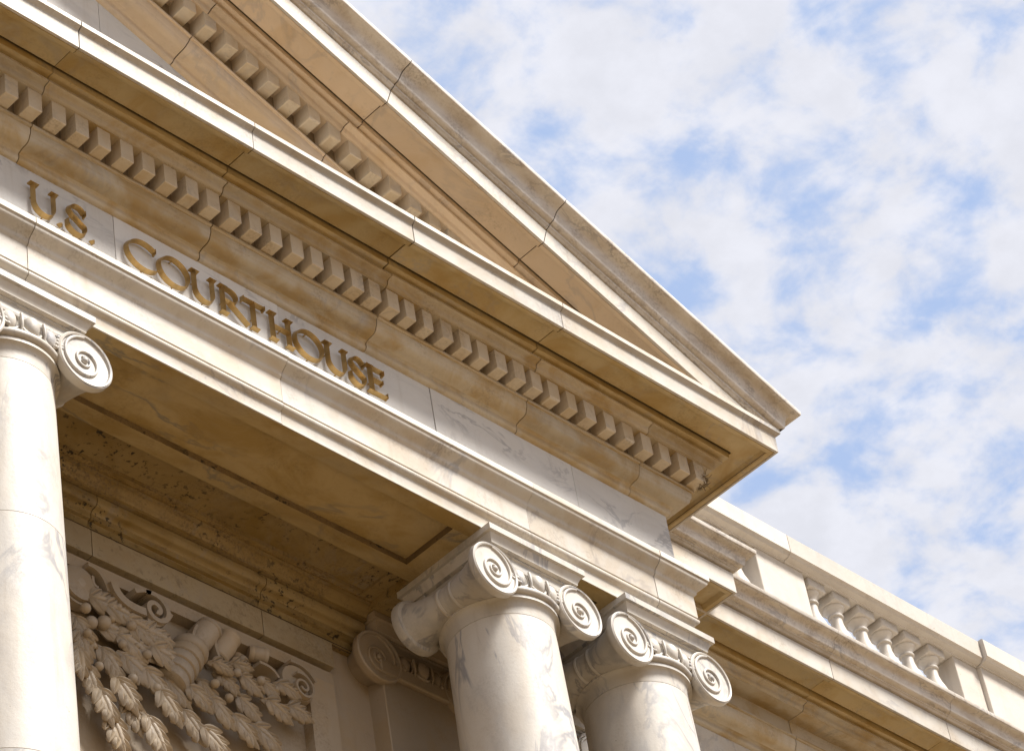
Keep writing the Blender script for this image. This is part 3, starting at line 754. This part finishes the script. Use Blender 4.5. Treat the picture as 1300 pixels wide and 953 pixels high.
def strap(p0, p1, p2, wd, th=.02, n=14):
    a, b, c = wp(*p0), wp(*p1), wp(*p2); pts = []
    for i in range(n + 1):
        t = i / n; v = a * (1 - t) ** 2 + b * 2 * t * (1 - t) + c * t * t; pts.append((v.x, 1.22, v.z))
    band(pts, wd, th)
strap((104, 722), (122, 727), (131, 757), .12, .03); strap((113, 735), (112, 746), (120, 750), .10, .02)
strap((133, 748), (139, 775), (174, 786), .15, .055); 
q = wp(187, 783); spiral_band(q.x, q.z, .125, .016, 2.2, -1.6, .15, .032, tail=[wp(160, 759), wp(170, 758), wp(180, 762)])
strap((178, 795), (197, 806), (207, 785), .13, .045)
# curled band cups and rolls
def roll(pa, pb, r, open_end=True, ribs=0, tilt=0):
    a, b = wp(*pa), wp(*pb); a = Vector((a.x, 1.17, a.z)); b = Vector((b.x, 1.12 - tilt, b.z)); mb = MB(); d = (b - a); L = d.length
    z = d.normalized(); x = z.cross(Vector((0, 1, 0))).normalized(); y = z.cross(x)
    pr = [(0.01, 0), (r * .92, 0), (r, .008)]
    if ribs:
        for k in range(ribs):
            h = L * (k + .5) / ribs; w_ = L / ribs / 2
            pr += [(r * (1 + .05 * math.sin(PI * (k + .5) / ribs)), h - w_ * .8), (r * 1.07, h), (r * 1.0, h + w_ * .8), (r * .95, h + w_)]
    else: pr += [(r * 1.04, .012), (r * 1.04, .026), (r * .98, .032), (r * 1.06, L * .35), (r * 1.07, L * .6), (r * .99, L - .036), (r * 1.05, L - .030), (r * 1.05, L - .014)]
    pr += [(r, L - .008), (r * .93, L)]
    if open_end: pr += [(r * .72, L), (r * .68, L - .012), (r * .62, L * .35), (.01, L * .3)]
    else: pr += [(.01, L)]
    R = []
    for rr, h in pr: R.append([a + z * h + (x * math.cos(2 * PI * j / 26) + y * math.sin(2 * PI * j / 26)) * rr for j in range(26)])
    mb.rings(R); rpart(mb, 'roll', smooth=45)
roll((246, 822), (262, 800), .082, True); roll((275, 836), (287, 812), .074, False); roll((316, 828), (334, 838), .052, True)
roll((214, 868), (238, 826), .115, False, 5); roll((300, 832), (305, 845), .035, True)
strap((242, 800), (232, 812), (240, 830), .13, .02); strap((268, 806), (262, 822), (272, 842), .12, .02); strap((322, 846), (340, 852), (346, 866), .12, .02); q = wp(258, 803); spiral_band(q.x, q.z, .060, .010, 1.2, 1.6, .13, .014)
q = wp(374, 880); spiral_band(q.x, q.z, .105, .014, 2.0, -1.8, .150, .016)
q = wp(99, 743); spiral_band(q.x, q.z, .150, .128, 2.4, 1.0, .07, .016)
q = wp(372, 872); mb = MB(); lathe(mb, [(.01, -.11), (.105, -.115), (.115, -.12), (.13, -.12), (.14, -.09), (.14, 0)], (q.x, 1.23, q.z), 30, 'y'); rpart(mb, 'boss')
strap((360, 845), (380, 850), (392, 872), .13, .02)
for k, (x, y, r) in enumerate([(134.8, 778.7, .03), (142.5, 777, .022), (97.6, 780.6, .034), (110, 794.5, .042), (123.5, 797, .046), (156, 803, .032), (187.7, 814.6, .030), (147, 823.6, .028), (175.7, 839, .030), (113, 824, .022), (208, 848, .026), (100, 812, .026), (136, 790, .026), (166, 826, .02), (290, 862, .028), (120, 850, .03), (160, 868, .032), (320, 872, .03), (345, 880, .034), (190, 880, .032), (262, 876, .03), (285, 890, .03)]):
    q = wp(x, y); mb = MB(); ball(mb, (q.x, 1.12 - .02 * (k % 3), q.z), r); rpart(mb, 'berry', smooth=60)
rl = random.Random(8)
leaves = [(108, 766, .1, .30, .15), (126, 777, .0, .30, .16), (152, 796, -.1, .32, .17), (121, 799, -.15, .30, .17), (142, 812, -.35, .34, .20), (172, 812, .0, .30, .17),
 (92, 786, -1.0, .30, .14), (98, 806, -1.25, .30, .14), (95, 828, -1.4, .28, .14), (124, 826, -.9, .30, .16), (150, 836, -.55, .32, .19), (182, 830, -.3, .32, .18), (108, 848, -1.2, .28, .15), (176, 855, -.7, .30, .17),
 (262, 852, -.1, .20, .11), (274, 862, -.5, .22, .12), (290, 852, .0, .20, .10), (300, 866, -.5, .22, .12), (252, 868, -1.0, .24, .12), (322, 872, -.4, .22, .12), (140, 868, -1.0, .30, .17), (208, 866, -.8, .28, .15),
 (232, 878, -.6, .26, .15), (196, 884, -.9, .30, .16), (160, 890, -1.1, .30, .16), (122, 880, -1.3, .30, .16), (345, 878, -.3, .22, .12), (300, 888, -.6, .26, .14), (262, 892, -.8, .28, .15), (330, 898, -.4, .26, .14), (228, 905, -.9, .30, .16), (290, 912, -.7, .30, .15), (180, 915, -1.0, .32, .17), (140, 912, -1.2, .30, .16), (360, 905, -.2, .24, .13), (250, 930, -.8, .30, .16), (320, 925, -.5, .28, .15)]
for k, (x, y, a, L, Wd) in enumerate(leaves):
    q = wp(x, y); leaf((q.x - .03, 1.165 - .018 * (k % 3), q.z + .03), a + rl.uniform(-.12, .12), L, Wd * 1.2, k, .03 + .02 * rl.random())
# ------------------------------------------------------------------ ground
mb = MB(); s = 600; mb.add([(-s, -s, 0), (s, -s, 0), (s, s, 0), (-s, s, 0)], [(0, 1, 2, 3)]); g = mb.build('ground', M['ground'], None, smooth=0); tag(g, kind='structure')
# ------------------------------------------------------------------ camera
cam = bpy.data.cameras.new('Camera'); co = bpy.data.objects.new('Camera', cam); COL.objects.link(co); sc.camera = co
cam.sensor_width = 36; cam.sensor_fit = 'HORIZONTAL'; cam.lens = Fpx / 1300 * 36; cam.clip_end = 3000; cam.clip_start = .1
cam.shift_y = -(476.5 - 431) / 1300
mt = Matrix.Identity(4)
for i in range(3): mt[i][0] = Rr[i]; mt[i][1] = Ur[i]; mt[i][2] = -Wr[i]; mt[i][3] = CAM[i]
co.matrix_world = mt
# ------------------------------------------------------------------ light and sky
EL, AZ = math.radians(53), math.radians(24)     # azimuth measured from the facade normal towards +X
ds = Vector((math.cos(EL) * math.sin(AZ), -math.cos(EL) * math.cos(AZ), math.sin(EL)))
sun = bpy.data.lights.new('Sun', 'SUN'); sun.energy = 3.7; sun.angle = math.radians(14); sun.color = (1, .965, .92)
so = bpy.data.objects.new('Sun', sun); COL.objects.link(so); so.rotation_euler = ds.to_track_quat('Z', 'Y').to_euler(); so.location = (0, -20, 40)
w = bpy.data.worlds.new('World'); sc.world = w; w.use_nodes = True; n = w.node_tree; n.nodes.clear()
out = N(n, 'ShaderNodeOutputWorld'); bg = N(n, 'ShaderNodeBackground'); n.links.new(bg.outputs[0], out.inputs[0]); bg.inputs[1].default_value = .08
sky = N(n, 'ShaderNodeTexSky'); sky.sky_type = 'NISHITA'; sky.sun_disc = False; sky.sun_elevation = EL; sky.sun_rotation = math.atan2(ds.x, ds.y); sky.dust_density = 1.5
tc = N(n, 'ShaderNodeTexCoord'); sep = N(n, 'ShaderNodeSeparateXYZ'); n.links.new(tc.outputs['Generated'], sep.inputs[0])
zz = mul(n, mul(n, sep.outputs[2], .02, 'MAXIMUM'), .12, 'ADD')
cb = N(n, 'ShaderNodeCombineXYZ'); n.links.new(mul(n, sep.outputs[0], zz, 'DIVIDE'), cb.inputs[0]); n.links.new(mul(n, sep.outputs[1], zz, 'DIVIDE'), cb.inputs[1])
mp = N(n, 'ShaderNodeMapping'); n.links.new(cb.outputs[0], mp.inputs[0]); mp.inputs['Location'].default_value = (3.1, .4, 0)
f1 = noise(n, mp.outputs[0], 25.0, 7, .55, .15); f2 = noise(n, mp.outputs[0], 7.0, 3, .5)
f = mul(n, mul(n, f1, .74), mul(n, f2, .26), 'ADD')
cov = ramp(n, f, .365, .55)
fz = noise(n, mp.outputs[0], 26, 6, .6); shade = ramp(n, fz, .3, .7, 4.55, 5.1)
cc = N(n, 'ShaderNodeVectorMath', operation='SCALE'); cc.inputs[0].default_value = (.985, .99, 1.06); n.links.new(shade, cc.inputs['Scale'])
blue = mix(n, .8, sky.outputs[0], (2.8, 3.6, 5.3))
c = mix(n, mul(n, cov, .93), blue, cc.outputs[0]); n.links.new(c, bg.inputs[0])
sc.view_settings.view_transform = 'Standard'; sc.view_settings.look = 'None'; sc.view_settings.gamma = 1; sc.view_settings.use_curve_mapping = False
sc.view_settings.exposure = 1.15
sc.cycles.max_bounces = 8; sc.cycles.diffuse_bounces = 6
